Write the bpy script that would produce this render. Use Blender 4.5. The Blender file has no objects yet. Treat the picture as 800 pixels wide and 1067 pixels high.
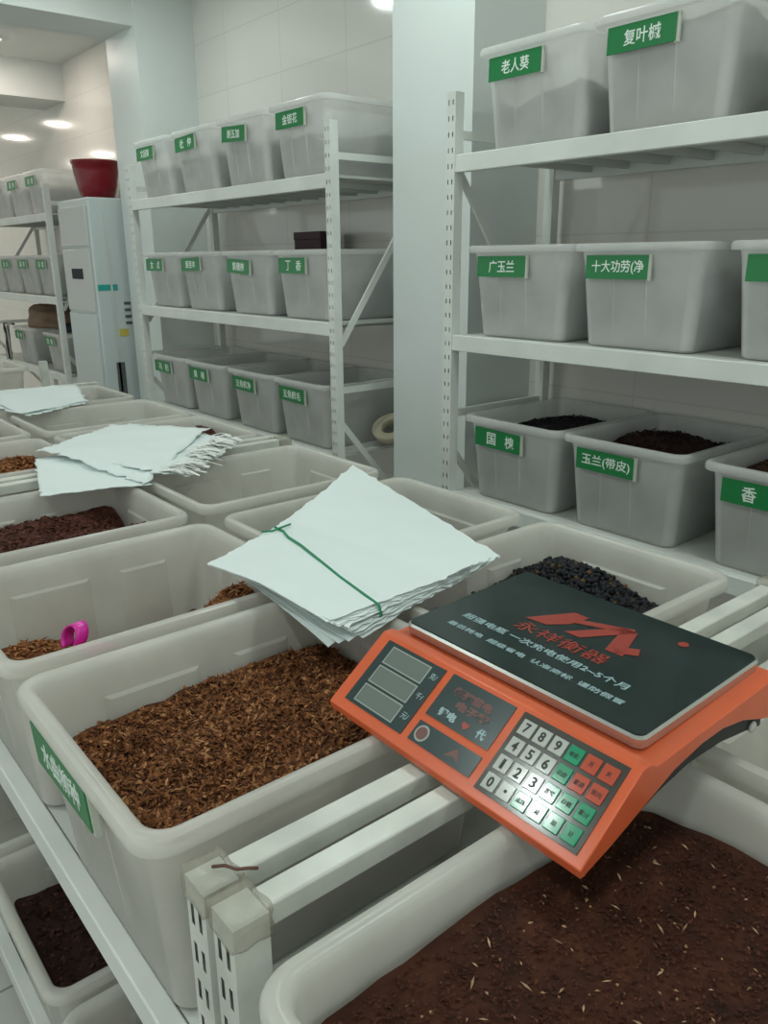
import bpy, bmesh, math, random
import numpy as np
from mathutils import Vector, Matrix, noise

random.seed(7)
C = bpy.context.scene.collection
SC = bpy.context.scene
CAMZ = 1.72

# ------------------------------------------------------------------ camera
F, YAW, PITCH, ROLL = 841.439, 0.8860235, 0.3052894, -0.0073856
fw = Vector((-math.sin(YAW) * math.cos(PITCH), math.cos(YAW) * math.cos(PITCH), -math.sin(PITCH)))
r0 = Vector((math.cos(YAW), math.sin(YAW), 0))
u0 = r0.cross(fw)
cr, sr = math.cos(ROLL), math.sin(ROLL)
right = r0 * cr + u0 * sr
up = u0 * cr - r0 * sr
cam = bpy.data.cameras.new('camera')
co = bpy.data.objects.new('camera', cam)
C.objects.link(co)
co.matrix_world = Matrix(((right.x, up.x, -fw.x, 0), (right.y, up.y, -fw.y, 0), (right.z, up.z, -fw.z, CAMZ), (0, 0, 0, 1)))
cam.sensor_fit = 'HORIZONTAL'
cam.sensor_width = 36
cam.lens = F / 800 * 36
cam.clip_start = 0.02
SC.camera = co

# ------------------------------------------------------------------ world, light, exposure
SC.view_settings.view_transform = 'Standard'
SC.view_settings.look = 'None'
SC.view_settings.gamma = 1
SC.view_settings.use_curve_mapping = False
SC.view_settings.exposure = 0.08
w = bpy.data.worlds.new('world')
SC.world = w
w.use_nodes = True
w.node_tree.nodes['Background'].inputs[0].default_value = (0.92, 1.0, 0.96, 1)
w.node_tree.nodes['Background'].inputs[1].default_value = 0.70
LAMP_W = 140.0          # strength of the ceiling lamps' diffusers
LAMPS = [(-4.5, 1.70, 1), (-2.3, 1.70, 1), (-0.3, 1.55, 1), (1.7, 1.7, 1), (-3.2, -1.7, 1), (-1.84, -0.52, 1), (0.0, -0.4, 1), (-7.0, 2.0, 0), (-9.2, 1.0, 0), (-10.65, 1.73, 0), (-12.1, 1.80, 0),  # includes an unseen warm lamp added to brighten the alcove wall
         (-8.0, 0.1, 0), (-13.2, 0.20, 0), (-14.7, 0.0, 0)]

# ------------------------------------------------------------------ materials
def mat(name, col, rough=0.5, metal=0.0, var=0.0, vscale=8.0, bump=0.0, bscale=60.0, spec=0.5, coat=0.0):
    m = bpy.data.materials.new(name)
    m.use_nodes = True
    nt = m.node_tree
    b = nt.nodes['Principled BSDF']
    b.inputs['Base Color'].default_value = (*col, 1)
    b.inputs['Roughness'].default_value = rough
    b.inputs['Metallic'].default_value = metal
    b.inputs['Specular IOR Level'].default_value = spec
    b.inputs['Coat Weight'].default_value = coat
    tc = nt.nodes.new('ShaderNodeTexCoord')
    if var:
        n = nt.nodes.new('ShaderNodeTexNoise'); n.inputs['Scale'].default_value = vscale; n.inputs['Detail'].default_value = 5
        nt.links.new(tc.outputs['Object'], n.inputs['Vector'])
        rp = nt.nodes.new('ShaderNodeValToRGB')
        rp.color_ramp.elements[0].position = 0.3; rp.color_ramp.elements[1].position = 0.7
        rp.color_ramp.elements[0].color = (*[c * (1 - var) for c in col], 1)
        rp.color_ramp.elements[1].color = (*[min(1, c * (1 + var * .5)) for c in col], 1)
        nt.links.new(n.outputs['Fac'], rp.inputs['Fac'])
        nt.links.new(rp.outputs['Color'], b.inputs['Base Color'])
    if bump:
        n2 = nt.nodes.new('ShaderNodeTexNoise'); n2.inputs['Scale'].default_value = bscale; n2.inputs['Detail'].default_value = 4
        nt.links.new(tc.outputs['Object'], n2.inputs['Vector'])
        bp = nt.nodes.new('ShaderNodeBump'); bp.inputs['Strength'].default_value = bump; bp.inputs['Distance'].default_value = 0.01
        nt.links.new(n2.outputs['Fac'], bp.inputs['Height'])
        nt.links.new(bp.outputs['Normal'], b.inputs['Normal'])
    return m

def mat_tile(name, col, grout, sx, sy, rough=0.12, axis='xz'):
    m = mat(name, col, rough)
    nt = m.node_tree
    b = nt.nodes['Principled BSDF']
    tc = nt.nodes.new('ShaderNodeTexCoord')
    mp = nt.nodes.new('ShaderNodeMapping')
    if axis == 'xz':
        mp.inputs['Rotation'].default_value = (math.radians(90), 0, 0)
    elif axis == 'yz':
        mp.inputs['Rotation'].default_value = (math.radians(90), 0, math.radians(90))
    br = nt.nodes.new('ShaderNodeTexBrick')
    br.offset = 0.0
    br.inputs['Color1'].default_value = (*col, 1)
    br.inputs['Color2'].default_value = (*[c * .97 for c in col], 1)
    br.inputs['Mortar'].default_value = (*grout, 1)
    br.inputs['Scale'].default_value = 1.0
    br.inputs['Mortar Size'].default_value = 0.004
    br.inputs['Brick Width'].default_value = sx
    br.inputs['Row Height'].default_value = sy
    nt.links.new(tc.outputs['Object'], mp.inputs[0])
    nt.links.new(mp.outputs[0], br.inputs['Vector'])
    nt.links.new(br.outputs['Color'], b.inputs['Base Color'])
    return m

def mat_plastic(name, col, clear):
    """milky polypropylene: lets some light straight through, scatters the rest"""
    m = bpy.data.materials.new(name)
    m.use_nodes = True
    nt = m.node_tree
    b = nt.nodes['Principled BSDF']
    out = nt.nodes['Material Output']
    tc = nt.nodes.new('ShaderNodeTexCoord')
    n = nt.nodes.new('ShaderNodeTexNoise'); n.inputs['Scale'].default_value = 9; n.inputs['Detail'].default_value = 6
    nt.links.new(tc.outputs['Object'], n.inputs['Vector'])
    rp = nt.nodes.new('ShaderNodeValToRGB')
    rp.color_ramp.elements[0].position = 0.32; rp.color_ramp.elements[1].position = 0.62
    rp.color_ramp.elements[0].color = (*[c * .88 for c in col], 1)
    rp.color_ramp.elements[1].color = (*col, 1)
    nt.links.new(n.outputs['Fac'], rp.inputs['Fac'])
    nt.links.new(rp.outputs['Color'], b.inputs['Base Color'])
    b.inputs['Roughness'].default_value = 0.24
    b.inputs['Specular IOR Level'].default_value = 0.45
    tl = nt.nodes.new('ShaderNodeBsdfTranslucent'); tl.inputs[0].default_value = (*[c * .9 for c in col], 1)
    tr = nt.nodes.new('ShaderNodeBsdfTransparent')
    a = nt.nodes.new('ShaderNodeMixShader'); a.inputs[0].default_value = 0.27
    c2 = nt.nodes.new('ShaderNodeMixShader'); c2.inputs[0].default_value = clear
    nt.links.new(b.outputs[0], a.inputs[1]); nt.links.new(tl.outputs[0], a.inputs[2])
    nt.links.new(a.outputs[0], c2.inputs[1]); nt.links.new(tr.outputs[0], c2.inputs[2])
    nt.links.new(c2.outputs[0], out.inputs['Surface'])
    return m

def mat_attr(name, rough=0.8, spec=0.25):
    m = mat(name, (.5, .5, .5), rough, spec=spec)
    nt = m.node_tree
    at = nt.nodes.new('ShaderNodeAttribute'); at.attribute_name = 'tint'
    nt.links.new(at.outputs['Color'], nt.nodes['Principled BSDF'].inputs['Base Color'])
    return m

def mat_emit(name, col, s):
    m = bpy.data.materials.new(name)
    m.use_nodes = True
    nt = m.node_tree
    nt.nodes.remove(nt.nodes['Principled BSDF'])
    e = nt.nodes.new('ShaderNodeEmission')
    e.inputs[0].default_value = (*col, 1); e.inputs[1].default_value = s
    nt.links.new(e.outputs[0], nt.nodes['Material Output'].inputs['Surface'])
    return m

M = {}
M['bin'] = mat_plastic('milky_plastic', (0.93, 0.94, 0.92), 0.50)
M['bin_aged'] = mat_plastic('aged_milky_plastic', (0.88, 0.86, 0.80), 0.34)
M['rack'] = mat('white_enamel', (0.74, 0.77, 0.73), 0.32, var=0.10, vscale=5)
M['rack_worn'] = mat('worn_white_enamel', (0.72, 0.735, 0.67), 0.3, var=0.22, vscale=9)
M['deck'] = mat('shelf_sheet', (0.62, 0.64, 0.60), 0.45, var=0.1, vscale=4)
M['plate'] = mat('green_sign_plate', (0.010, 0.20, 0.055), 0.35)
M['plate_edge'] = mat('plate_edge', (0.55, 0.58, 0.50), 0.4)
M['ink'] = mat('white_lettering', (0.78, 0.86, 0.80), 0.5)
M['wall_tile'] = mat_tile('cream_wall_tile', (0.77, 0.75, 0.70), (0.68, 0.66, 0.61), 0.6, 0.3, 0.09)
M['column'] = mat('column_paint', (0.73, 0.785, 0.765), 0.35, var=0.03, vscale=1)
M['floor'] = mat_tile('floor_tile', (0.52, 0.52, 0.48), (0.25, 0.25, 0.23), 0.6, 0.6, 0.22, 'xy')
M['ceiling'] = mat('ceiling_paint', (0.72, 0.75, 0.73), 0.8)
M['paper'] = mat('white_paper', (0.83, 0.91, 0.90), 0.65, var=0.03, vscale=5)
M['frayed'] = mat('frayed_edge', (0.84, 0.86, 0.83), 0.5)
M['string'] = mat('green_string', (0.02, 0.25, 0.12), 0.6)
M['orange'] = mat('orange_plastic', (0.74, 0.135, 0.05), 0.28, var=0.08, vscale=14)
M['chassis'] = mat('black_chassis', (0.012, 0.013, 0.014), 0.5)
M['platter'] = mat('dark_glossy_platter', (0.010, 0.024, 0.023), 0.16, var=0.3, vscale=25, spec=.38)
M['steel'] = mat('brushed_steel', (0.55, 0.56, 0.53), 0.25, metal=0.85)
M['panel'] = mat('smoked_panel', (0.030, 0.055, 0.055), 0.22)
M['lcd'] = mat('lcd_glass', (0.17, 0.205, 0.185), 0.15)
M['lcd_line'] = mat('lcd_outline', (0.36, 0.40, 0.37), 0.3)
M['redink'] = mat('red_print', (0.34, 0.045, 0.03), 0.35)
M['redink_dim'] = mat('dim_red_print', (0.16, 0.06, 0.05), 0.35)
M['blueink'] = mat('pale_blue_print', (0.36, 0.50, 0.52), 0.4)
M['key_white'] = mat('white_key', (0.50, 0.52, 0.48), 0.11, spec=.35)
M['key_green'] = mat('green_key', (0.02, 0.30, 0.15), 0.11, spec=.35)
M['key_red'] = mat('red_key', (0.52, 0.09, 0.05), 0.11, spec=.35)
M['keypad'] = mat('keypad_film', (0.06, 0.06, 0.05), 0.14, spec=.35)
M['darkink'] = mat('black_print', (0.03, 0.035, 0.035), 0.5)
M['pink'] = mat('pink_plastic', (0.80, 0.03, 0.42), 0.3)
M['pot'] = mat('red_glaze', (0.20, 0.004, 0.012), 0.15)
M['ac'] = mat('appliance_white', (0.60, 0.66, 0.66), 0.25)
M['ac_panel'] = mat('appliance_panel', (0.62, 0.63, 0.62), 0.12)
M['teal'] = mat('teal_sticker', (0.02, 0.36, 0.30), 0.4)
M['yellow'] = mat('yellow_sticker', (0.62, 0.52, 0.08), 0.5)
M['grille'] = mat('dark_grille', (0.10, 0.11, 0.11), 0.5)
M['sack'] = mat('brown_sack', (0.20, 0.13, 0.085), 0.8, bump=.4, bscale=25)
M['darkcloth'] = mat('dark_cloth', (0.02, 0.018, 0.03), 0.8)
M['carton'] = mat('maroon_carton', (0.045, 0.015, 0.022), 0.6)
M['tape'] = mat('tan_tape', (0.48, 0.44, 0.32), 0.35)
M['rust'] = mat('rusty_metal', (0.13, 0.06, 0.045), 0.7)
M['grains'] = mat_attr('grain_tints')
M['berries'] = mat_attr('berry_tints', 0.6, 0.3)
M['lamp_on'] = mat_emit('lamp_diffuser', (0.90, 1.0, 0.96), LAMP_W)
M['lamp_warm'] = mat_emit('lamp_diffuser_warm', (1.0, 0.90, 0.80), LAMP_W * 1.0)
# clear packing tape wrapped round a post top
def mat_cleartape():
    m = mat('clear_tape_wrap', (0.50, 0.47, 0.38), 0.18, var=.35, vscale=30, bump=.6, bscale=40)
    nt = m.node_tree
    b = nt.nodes['Principled BSDF']; out = nt.nodes['Material Output']
    tr = nt.nodes.new('ShaderNodeBsdfTransparent'); mx = nt.nodes.new('ShaderNodeMixShader'); mx.inputs[0].default_value = .62
    nt.links.new(b.outputs[0], mx.inputs[1]); nt.links.new(tr.outputs[0], mx.inputs[2]); nt.links.new(mx.outputs[0], out.inputs['Surface'])
    return m
M['cleartape'] = mat_cleartape()
def mat_stripes():
    m = mat('striped_cloth', (.6, .6, .6), .8)
    nt = m.node_tree
    tc = nt.nodes.new('ShaderNodeTexCoord'); wv = nt.nodes.new('ShaderNodeTexWave'); wv.inputs['Scale'].default_value = 9
    rp = nt.nodes.new('ShaderNodeValToRGB'); rp.color_ramp.interpolation = 'CONSTANT'
    rp.color_ramp.elements[0].color = (.03, .03, .03, 1); rp.color_ramp.elements[1].color = (.6, .6, .58, 1); rp.color_ramp.elements[1].position = .5
    nt.links.new(tc.outputs['Object'], wv.inputs['Vector']); nt.links.new(wv.outputs['Fac'], rp.inputs['Fac'])
    nt.links.new(rp.outputs['Color'], nt.nodes['Principled BSDF'].inputs['Base Color'])
    return m
M['stripes'] = mat_stripes()

# ------------------------------------------------------------------ helpers
def link(o, parent=None):
    C.objects.link(o)
    if parent is not None:
        o.parent = parent
    return o

def meshobj(name, me, material=None, parent=None, smooth=False):
    if material is not None and not me.materials:
        me.materials.append(material)
    if smooth:
        me.shade_smooth()
    return link(bpy.data.objects.new(name, me), parent)

def obj(name, bm, material, parent=None, smooth=False, bevel=0.0):
    bmesh.ops.recalc_face_normals(bm, faces=bm.faces)
    me = bpy.data.meshes.new(name)
    bm.to_mesh(me); bm.free()
    o = meshobj(name, me, material, parent, smooth)
    if bevel:
        b = o.modifiers.new('bevel', 'BEVEL'); b.width = bevel; b.segments = 3; b.limit_method = 'ANGLE'; b.angle_limit = math.radians(35)
        me.shade_smooth()
        try:
            me.set_sharp_from_angle(angle=math.radians(50))
        except Exception:
            pass
    return o

def tag(o, label, cat, group=None, kind=None):
    o['label'] = label; o['category'] = cat
    if group: o['group'] = group
    if kind: o['kind'] = kind
    return o

def empty(name, loc=(0, 0, 0)):
    o = bpy.data.objects.new(name, None)
    o.empty_display_size = .05
    C.objects.link(o); o.location = loc
    return o

def box(bm, x0, x1, y0, y1, z0, z1, Mx=None):
    vs = [bm.verts.new((x, y, z)) for z in (z0, z1) for y in (y0, y1) for x in (x0, x1)]
    if Mx is not None:
        for v in vs: v.co = Mx @ v.co
    for f in ((0, 2, 3, 1), (4, 5, 7, 6), (0, 1, 5, 4), (2, 6, 7, 3), (0, 4, 6, 2), (1, 3, 7, 5)):
        bm.faces.new([vs[i] for i in f])
    return vs

def bx(*a, Mx=None):
    bm = bmesh.new(); box(bm, *a, Mx=Mx); return bm

def bar(bm, p, q, wd, th):
    """rectangular bar from p to q"""
    p, q = Vector(p), Vector(q)
    d = (q - p); L = d.length; d.normalize()
    a = d.cross(Vector((0, 0, 1)))
    if a.length < 1e-4: a = Vector((1, 0, 0))
    a.normalize(); b = d.cross(a)
    Mx = Matrix(((a.x, b.x, d.x, p.x), (a.y, b.y, d.y, p.y), (a.z, b.z, d.z, p.z), (0, 0, 0, 1)))
    box(bm, -wd / 2, wd / 2, -th / 2, th / 2, 0, L, Mx)

def tube(bm, pts, r, n=8, cap=True):
    pts = [Vector(p) for p in pts]
    rings = []
    for i, p in enumerate(pts):
        d = (pts[min(i + 1, len(pts) - 1)] - pts[max(i - 1, 0)]).normalized()
        a = d.cross(Vector((0, 0, 1)))
        if a.length < 1e-3: a = d.cross(Vector((0, 1, 0)))
        a.normalize(); b = d.cross(a)
        rr = r[i] if isinstance(r, (list, tuple)) else r
        rings.append([bm.verts.new(p + (a * math.cos(2 * math.pi * k / n) + b * math.sin(2 * math.pi * k / n)) * rr) for k in range(n)])
    for A, B in zip(rings, rings[1:]):
        for k in range(n):
            bm.faces.new((A[k], A[(k + 1) % n], B[(k + 1) % n], B[k]))
    if cap:
        bm.faces.new(rings[0][::-1]); bm.faces.new(rings[-1])

def lathe(bm, prof, n=40, c=(0, 0, 0)):
    rings = []
    for r, z in prof:
        rings.append([bm.verts.new((c[0] + r * math.cos(2 * math.pi * k / n), c[1] + r * math.sin(2 * math.pi * k / n), c[2] + z)) for k in range(n)])
    for A, B in zip(rings, rings[1:]):
        for k in range(n):
            bm.faces.new((A[k], A[(k + 1) % n], B[(k + 1) % n], B[k]))
    bm.faces.new(rings[0][::-1])
    return rings

def rrect(x0, x1, y0, y1, r, seg=6):
    pts = []
    for cx, cy, a0 in ((x1 - r, y1 - r, 0), (x0 + r, y1 - r, 90), (x0 + r, y0 + r, 180), (x1 - r, y0 + r, 270)):
        for k in range(seg + 1):
            a = math.radians(a0 + 90 * k / seg)
            pts.append((cx + r * math.cos(a), cy + r * math.sin(a)))
    return pts

def loft(bm, loops, cap0=True, cap1=True):
    rings = [[bm.verts.new(p) for p in L] for L in loops]
    n = len(rings[0])
    for A, B in zip(rings, rings[1:]):
        for k in range(n):
            bm.faces.new((A[k], A[(k + 1) % n], B[(k + 1) % n], B[k]))
    if cap0: bm.faces.new(rings[0][::-1])
    if cap1: bm.faces.new(rings[-1])
    return rings

# text as meshes, from the font built into Blender
_TXT = {}
def text_mesh(s, size, bold=0.0):
    k = (s, size, bold)
    if k in _TXT: return _TXT[k]
    cu = bpy.data.curves.new('lettering', 'FONT')
    cu.body = s; cu.size = size; cu.align_x = 'CENTER'; cu.align_y = 'CENTER'
    cu.extrude = 0.0004; cu.offset = bold; cu.resolution_u = 3
    o = bpy.data.objects.new('tmp', cu); C.objects.link(o)
    bpy.context.view_layer.update()
    me = bpy.data.meshes.new_from_object(o.evaluated_get(bpy.context.evaluated_depsgraph_get()))
    bpy.data.objects.remove(o); bpy.data.curves.remove(cu)
    # centre it on its own box
    if len(me.vertices):
        a = np.empty(len(me.vertices) * 3); me.vertices.foreach_get('co', a); a = a.reshape(-1, 3)
        c = (a.min(0) + a.max(0)) / 2; c[2] = 0; a -= c
        me.vertices.foreach_set('co', a.ravel())
    _TXT[k] = me
    return me

def lettering(s, size, material, parent, Mx, bold=0.0, name='lettering', fit=None):
    me = text_mesh(s, size, bold)
    if me.materials and me.materials[0] != material or True:
        me = me.copy(); me.materials.clear(); me.materials.append(material)
    if fit and len(me.vertices):
        a = np.empty(len(me.vertices) * 3); me.vertices.foreach_get('co', a); a = a.reshape(-1, 3)
        e = np.ptp(a, axis=0)
        a[:, 0] *= fit[0] / max(e[0], 1e-6); a[:, 1] *= fit[1] / max(e[1], 1e-6)
        me.vertices.foreach_set('co', a.ravel())
    o = link(bpy.data.objects.new(name, me), parent)
    o.matrix_local = Mx
    return o

FRONT = Matrix(((1, 0, 0, 0), (0, 0, -1, 0), (0, 1, 0, 0), (0, 0, 0, 1)))    # text upright, facing -Y

# ------------------------------------------------------------------ structure
def struct(name, bm, m):
    o = obj(name, bm, m); o['kind'] = 'structure'; return o

WY = 2.72
CEIL = 3.28
struct('floor', bx(-16.2, 3.6, -4.5, WY + .2, -.1, 0), M['floor'])
struct('ceiling', bx(-16.2, 3.6, -3.2, WY + .2, CEIL, CEIL + .1), M['ceiling'])
struct('wall_back', bx(-16.2, 3.6, WY, WY + .2, 0, CEIL), M['wall_tile'])
struct('wall_left', bx(-16.4, -16.2, -3.2, WY + .2, 0, CEIL), M['column'])
struct('column_middle', bx(-2.784, -2.327, 2.335, WY, 0, CEIL), M['column'])
struct('column_left', bx(-5.646, -5.19, 2.335, WY, 0, CEIL), M['column'])
struct('beam_main', bx(-5.646, -5.22, -3.2, 2.335, 3.06, CEIL), M['ceiling'])
struct('beam_far', bx(-8.1, -7.55, -3.2, WY, 3.0, CEIL), M['ceiling'])

# ------------------------------------------------------------------ plastic bins
BW, BL, BH = 0.455, 0.58, 0.305
def inset_at(z):             # inner wall's inset from the lip's outer edge at height z
    return 0.052 - 0.026 * (z / BH)

def bin_mesh(W=BW, L=BL, H=BH, rc=.040):
    bm = bmesh.new()
    def lp(i, z, r): return [(x, y, z) for x, y in rrect(i, W - i, i, L - i, r)]
    prof = [(.052, 0, rc - .012), (.046, .006, rc - .008), (.024, H * .84, rc - .002), (.020, H * .915, rc - .001), (.012, H * .918, rc), (.0015, H * .922, rc + .004), (0, H * .935, rc + .005),
            (0, H * .972, rc + .005), (.003, H * .992, rc + .004), (.009, H, rc), (.017, H * .998, rc - .004), (.023, H * .985, rc - .008),
            (.0265, H * .95, rc - .01), (.030, H * .78, rc - .012), (.050, .014, rc - .018), (.056, .006, rc - .02)]
    loft(bm, [lp(i, z, r) for i, z, r in prof])
    # shallow vertical ribs on the two short faces
    for s, y0 in ((-1, 0), (1, L)):
        for x in (W * .33, W * .58):
            def P(dx, z, dep):
                i = .052 - .030 * (z / H)
                return (x + dx, y0 - s * (i - dep) if s < 0 else y0 - (i - dep), z)
            v = []
            for z in (.03, H * .80):
                i = .052 - .031 * (z / H)
                for dx, dep in ((-.004, -.002), (0, .005), (.004, -.002)):
                    yy = (i - dep) if s < 0 else L - (i - dep)
                    v.append(bm.verts.new((x + dx, yy, z)))
            bm.faces.new((v[0], v[1], v[4], v[3])); bm.faces.new((v[1], v[2], v[5], v[4]))
    # stepped panels inside the long walls and a shallower one inside the short walls
    def panel(a, b, z0, z1, side):
        th = .006
        v = []
        for dz, (d0, d1) in ((0, (0, 0)), (1, (0, 0))):
            pass
        for off in (-.003, th):
            for z, m_ in ((z0, 0), (z1, 0)):
                i = .052 - .027 * (z / H) + off
                e = .012 if off > 0 else 0
                zz = z + (.006 if z == z0 else -.006) * (1 if off > 0 else 0)
                for t in (a + e, b - e):
                    if side == 'x0': v.append(bm.verts.new((i, t, zz)))
                    elif side == 'x1': v.append(bm.verts.new((W - i, t, zz)))
                    elif side == 'y0': v.append(bm.verts.new((t, i, zz)))
                    else: v.append(bm.verts.new((t, L - i, zz)))
        # v: base z0(a,b) z1(a,b), face z0(a,b) z1(a,b)
        for f in ((4, 5, 7, 6), (0, 1, 5, 4), (2, 6, 7, 3), (0, 4, 6, 2), (1, 3, 7, 5)):
            bm.faces.new([v[i] for i in f])
    panel(L * .21, L * .50, H * .22, H * .80, 'x0'); panel(L * .21, L * .50, H * .22, H * .80, 'x1'); panel(L * .60, L * .80, H * .22, H * .80, 'x0'); panel(L * .60, L * .80, H * .22, H * .80, 'x1')
    panel(W * .27, W * .73, H * .62, H * .80, 'y0'); panel(W * .27, W * .73, H * .62, H * .80, 'y1')
    bmesh.ops.recalc_face_normals(bm, faces=bm.faces)
    me = bpy.data.meshes.new('bin')
    bm.to_mesh(me); bm.free()
    me.shade_smooth(); me.set_sharp_from_angle(angle=math.radians(40))
    return me
BIN_ME = bin_mesh(); BIN_ME.materials.append(M['bin'])
TW, TL = .478, .59
BIN_ME_AGED = bin_mesh(TW, TL); BIN_ME_AGED.materials.append(M['bin_aged'])

bmp = bmesh.new(); box(bmp, 0, .215, -.004, 0, 0, .068)
PLATE_ME = bpy.data.meshes.new('label_plate'); bmesh.ops.recalc_face_normals(bmp, faces=bmp.faces); bmp.to_mesh(PLATE_ME); bmp.free(); PLATE_ME.materials.append(M['plate'])
bmp = bmesh.new(); box(bmp, .211, .223, -.002, .006, -.003, .069)
EDGE_ME = bpy.data.meshes.new('plate_holder'); bmp.to_mesh(EDGE_ME); bmp.free(); EDGE_ME.materials.append(M['plate_edge'])

def plastic_bin(x, y, z, label, group, writing=None, rot=0.0, aged=False, px=.058, tilt=0.0, twist=0.0):
    b = bpy.data.objects.new('plastic_bin', BIN_ME_AGED if aged else BIN_ME)
    C.objects.link(b); b.location = (x, y, z); b.rotation_euler.z = rot
    tag(b, label, 'bin', group)
    if writing is not None:
        p = link(bpy.data.objects.new('label_plate', PLATE_ME), b)
        p.location = (px, .012, BH * .905 - .074)
        p.rotation_euler = (math.radians(-1.0 + tilt), math.radians(twist), 0)
        h = link(bpy.data.objects.new('plate_holder', EDGE_ME), p)
        if writing:
            n = len(writing)
            wd = {1: .045, 2: .10, 3: .115, 4: .15, 5: .165, 6: .18}.get(n, .17)
            if writing.startswith('|'):
                s = writing[1:]
                lettering(s[0], .05, M['ink'], p, Matrix.Translation((.080, -.0042, .034)) @ FRONT, .0005, fit=(.042, .044))
                lettering(s[1], .05, M['ink'], p, Matrix.Translation((.166, -.0042, .034)) @ FRONT, .0005, fit=(.042, .044))
            else:
                lettering(writing, .05, M['ink'], p, Matrix.Translation((.112, -.0042, .034)) @ FRONT, .0005, fit=(wd, .040))
    return b

# ------------------------------------------------------------------ loose contents
def tints(me, cols):
    at = me.color_attributes.new('tint', 'FLOAT_COLOR', 'POINT')
    a = np.ones((len(cols), 4), dtype=np.float32); a[:, :3] = cols
    at.data.foreach_set('color', a.ravel())

def contents(name, bx0, by0, bz0, level, label, base, var=0.25, mound=(), amp=.012, nscale=9., flakes=0, fl=(.012, .004), fcols=None, beads=0, br=.005, bcols=None, nseg=6, rings=14, seed=1, cat='seeds', flat_flake=.35, fcover=None, big=False, husks=0):
    """one heap of loose seed inside a bin: a lump that fills the bin to an uneven surface, with grains lying on it"""
    rnd = random.Random(seed)
    BW, BL = (TW, TL) if big else (globals()['BW'], globals()['BL'])
    def hgt(x, y):
        h = level + amp * 2 * noise.noise(Vector((x * nscale + seed * 3.1, y * nscale, seed))) + amp * .7 * noise.noise(Vector((x * nscale * 4, y * nscale * 4 + seed, 2.)))
        for mx, my, mr, mh in mound:
            d2 = ((x - mx) ** 2 + (y - my) ** 2) / (mr * mr)
            h += mh * math.exp(-d2)
        return max(.03, min(h, BH * .93))
    V, Fc, col = [], [], []
    base = np.array(base)
    def outl(z, sc=1.0):
        i = inset_at(z) + .0095
        P = rrect(i, BW - i, i, BL - i, .022, nseg)
        # extra points along the straight sides
        out = []
        for a, b in zip(P, P[1:] + P[:1]):
            d = math.hypot(b[0] - a[0], b[1] - a[1]); n = max(1, int(d / .03))
            out += [(a[0] + (b[0] - a[0]) * k / n, a[1] + (b[1] - a[1]) * k / n) for k in range(n)]
        return out
    ol = outl(level)
    n = len(ol); cx, cy = BW / 2, BL / 2
    # skirt: floor, mid, edge
    edge = []
    for (x, y) in ol:
        edge.append(hgt(x, y))
    ob = outl(.012)
    if len(ob) != n:
        ob = [(cx + (x - cx) * .90, cy + (y - cy) * .92) for x, y in ol]
    loops = [[(x, y, .016) for x, y in ob]]
    for t in (.5, 1.0):
        loops.append([(ob[k][0] + (ol[k][0] - ob[k][0]) * t, ob[k][1] + (ol[k][1] - ob[k][1]) * t, .016 + (edge[k] - .016) * t) for k in range(n)])
    for r_ in range(1, rings):
        s = 1 - r_ / rings
        loops.append([(cx + (x - cx) * s, cy + (y - cy) * s, hgt(cx + (x - cx) * s, cy + (y - cy) * s)) for x, y in ol])
    for L in loops:
        V += L
    for a in range(len(loops) - 1):
        for k in range(n):
            Fc.append((a * n + k, a * n + (k + 1) % n, (a + 1) * n + (k + 1) % n, (a + 1) * n + k))
    V.append((cx, cy, hgt(cx, cy))); ci = len(V) - 1; o_ = (len(loops) - 1) * n
    for k in range(n): Fc.append((o_ + k, o_ + (k + 1) % n, ci))
    Fc.append(tuple(range(n))[::-1])
    for v in V:
        q = noise.noise(Vector((v[0] * 40, v[1] * 40, v[2] * 40 + seed)))
        col.append(np.clip(base * (1 + var * q * 1.6), 0, 1))
    e = inset_at(level) + .016
    fcols = fcols or [tuple(base * .6), tuple(base), tuple(base * 1.5)]
    for q_ in range(flakes + husks):
        hk_ = q_ >= flakes
        if fcover:
            x = rnd.uniform(e, BW - e); y = rnd.uniform(fcover[0], fcover[1]) * BL
            y = min(max(y, e), BL - e)
        else:
            x, y = rnd.uniform(e, BW - e), rnd.uniform(e, BL - e)
        ex, ey = max(e + .035 - x, x - BW + e + .035, 0), max(e + .035 - y, y - BL + e + .035, 0)
        if ex * ex + ey * ey > .033 ** 2: continue
        z = hgt(x, y) + rnd.uniform(0, .004)
        a = rnd.uniform(0, 6.28); ln = fl[0] * rnd.uniform(.5, 1.5); wd = fl[1] * rnd.uniform(.6, 1.4)
        t1, t2 = rnd.gauss(0, flat_flake), rnd.gauss(0, flat_flake)
        if hk_: ln, wd, z, t1, t2 = rnd.uniform(.0025, .0075), rnd.uniform(.0007, .0014), z + .002, t1 * .5, t2 * .5
        ux, uy, uz = math.cos(a), math.sin(a), t1; vx, vy, vz = -math.sin(a), math.cos(a), t2
        up_ = wd * .5
        i0 = len(V)
        V += [(x - ux * ln, y - uy * ln, z - uz * ln), (x + vx * wd, y + vy * wd, z + vz * wd + up_), (x + ux * ln, y + uy * ln, z + uz * ln), (x - vx * wd, y - vy * wd, z - vz * wd + up_), (x, y, z - up_ * .6)]
        Fc += [(i0, i0 + 1, i0 + 3), (i0 + 1, i0 + 2, i0 + 3), (i0, i0 + 4, i0 + 1), (i0 + 1, i0 + 4, i0 + 2), (i0 + 2, i0 + 4, i0 + 3), (i0 + 3, i0 + 4, i0)]
        c = np.array((.40, .27, .16) if hk_ else rnd.choice(fcols)) * rnd.uniform(.7, 1.3)
        col += [np.clip(c, 0, 1)] * 5
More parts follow.
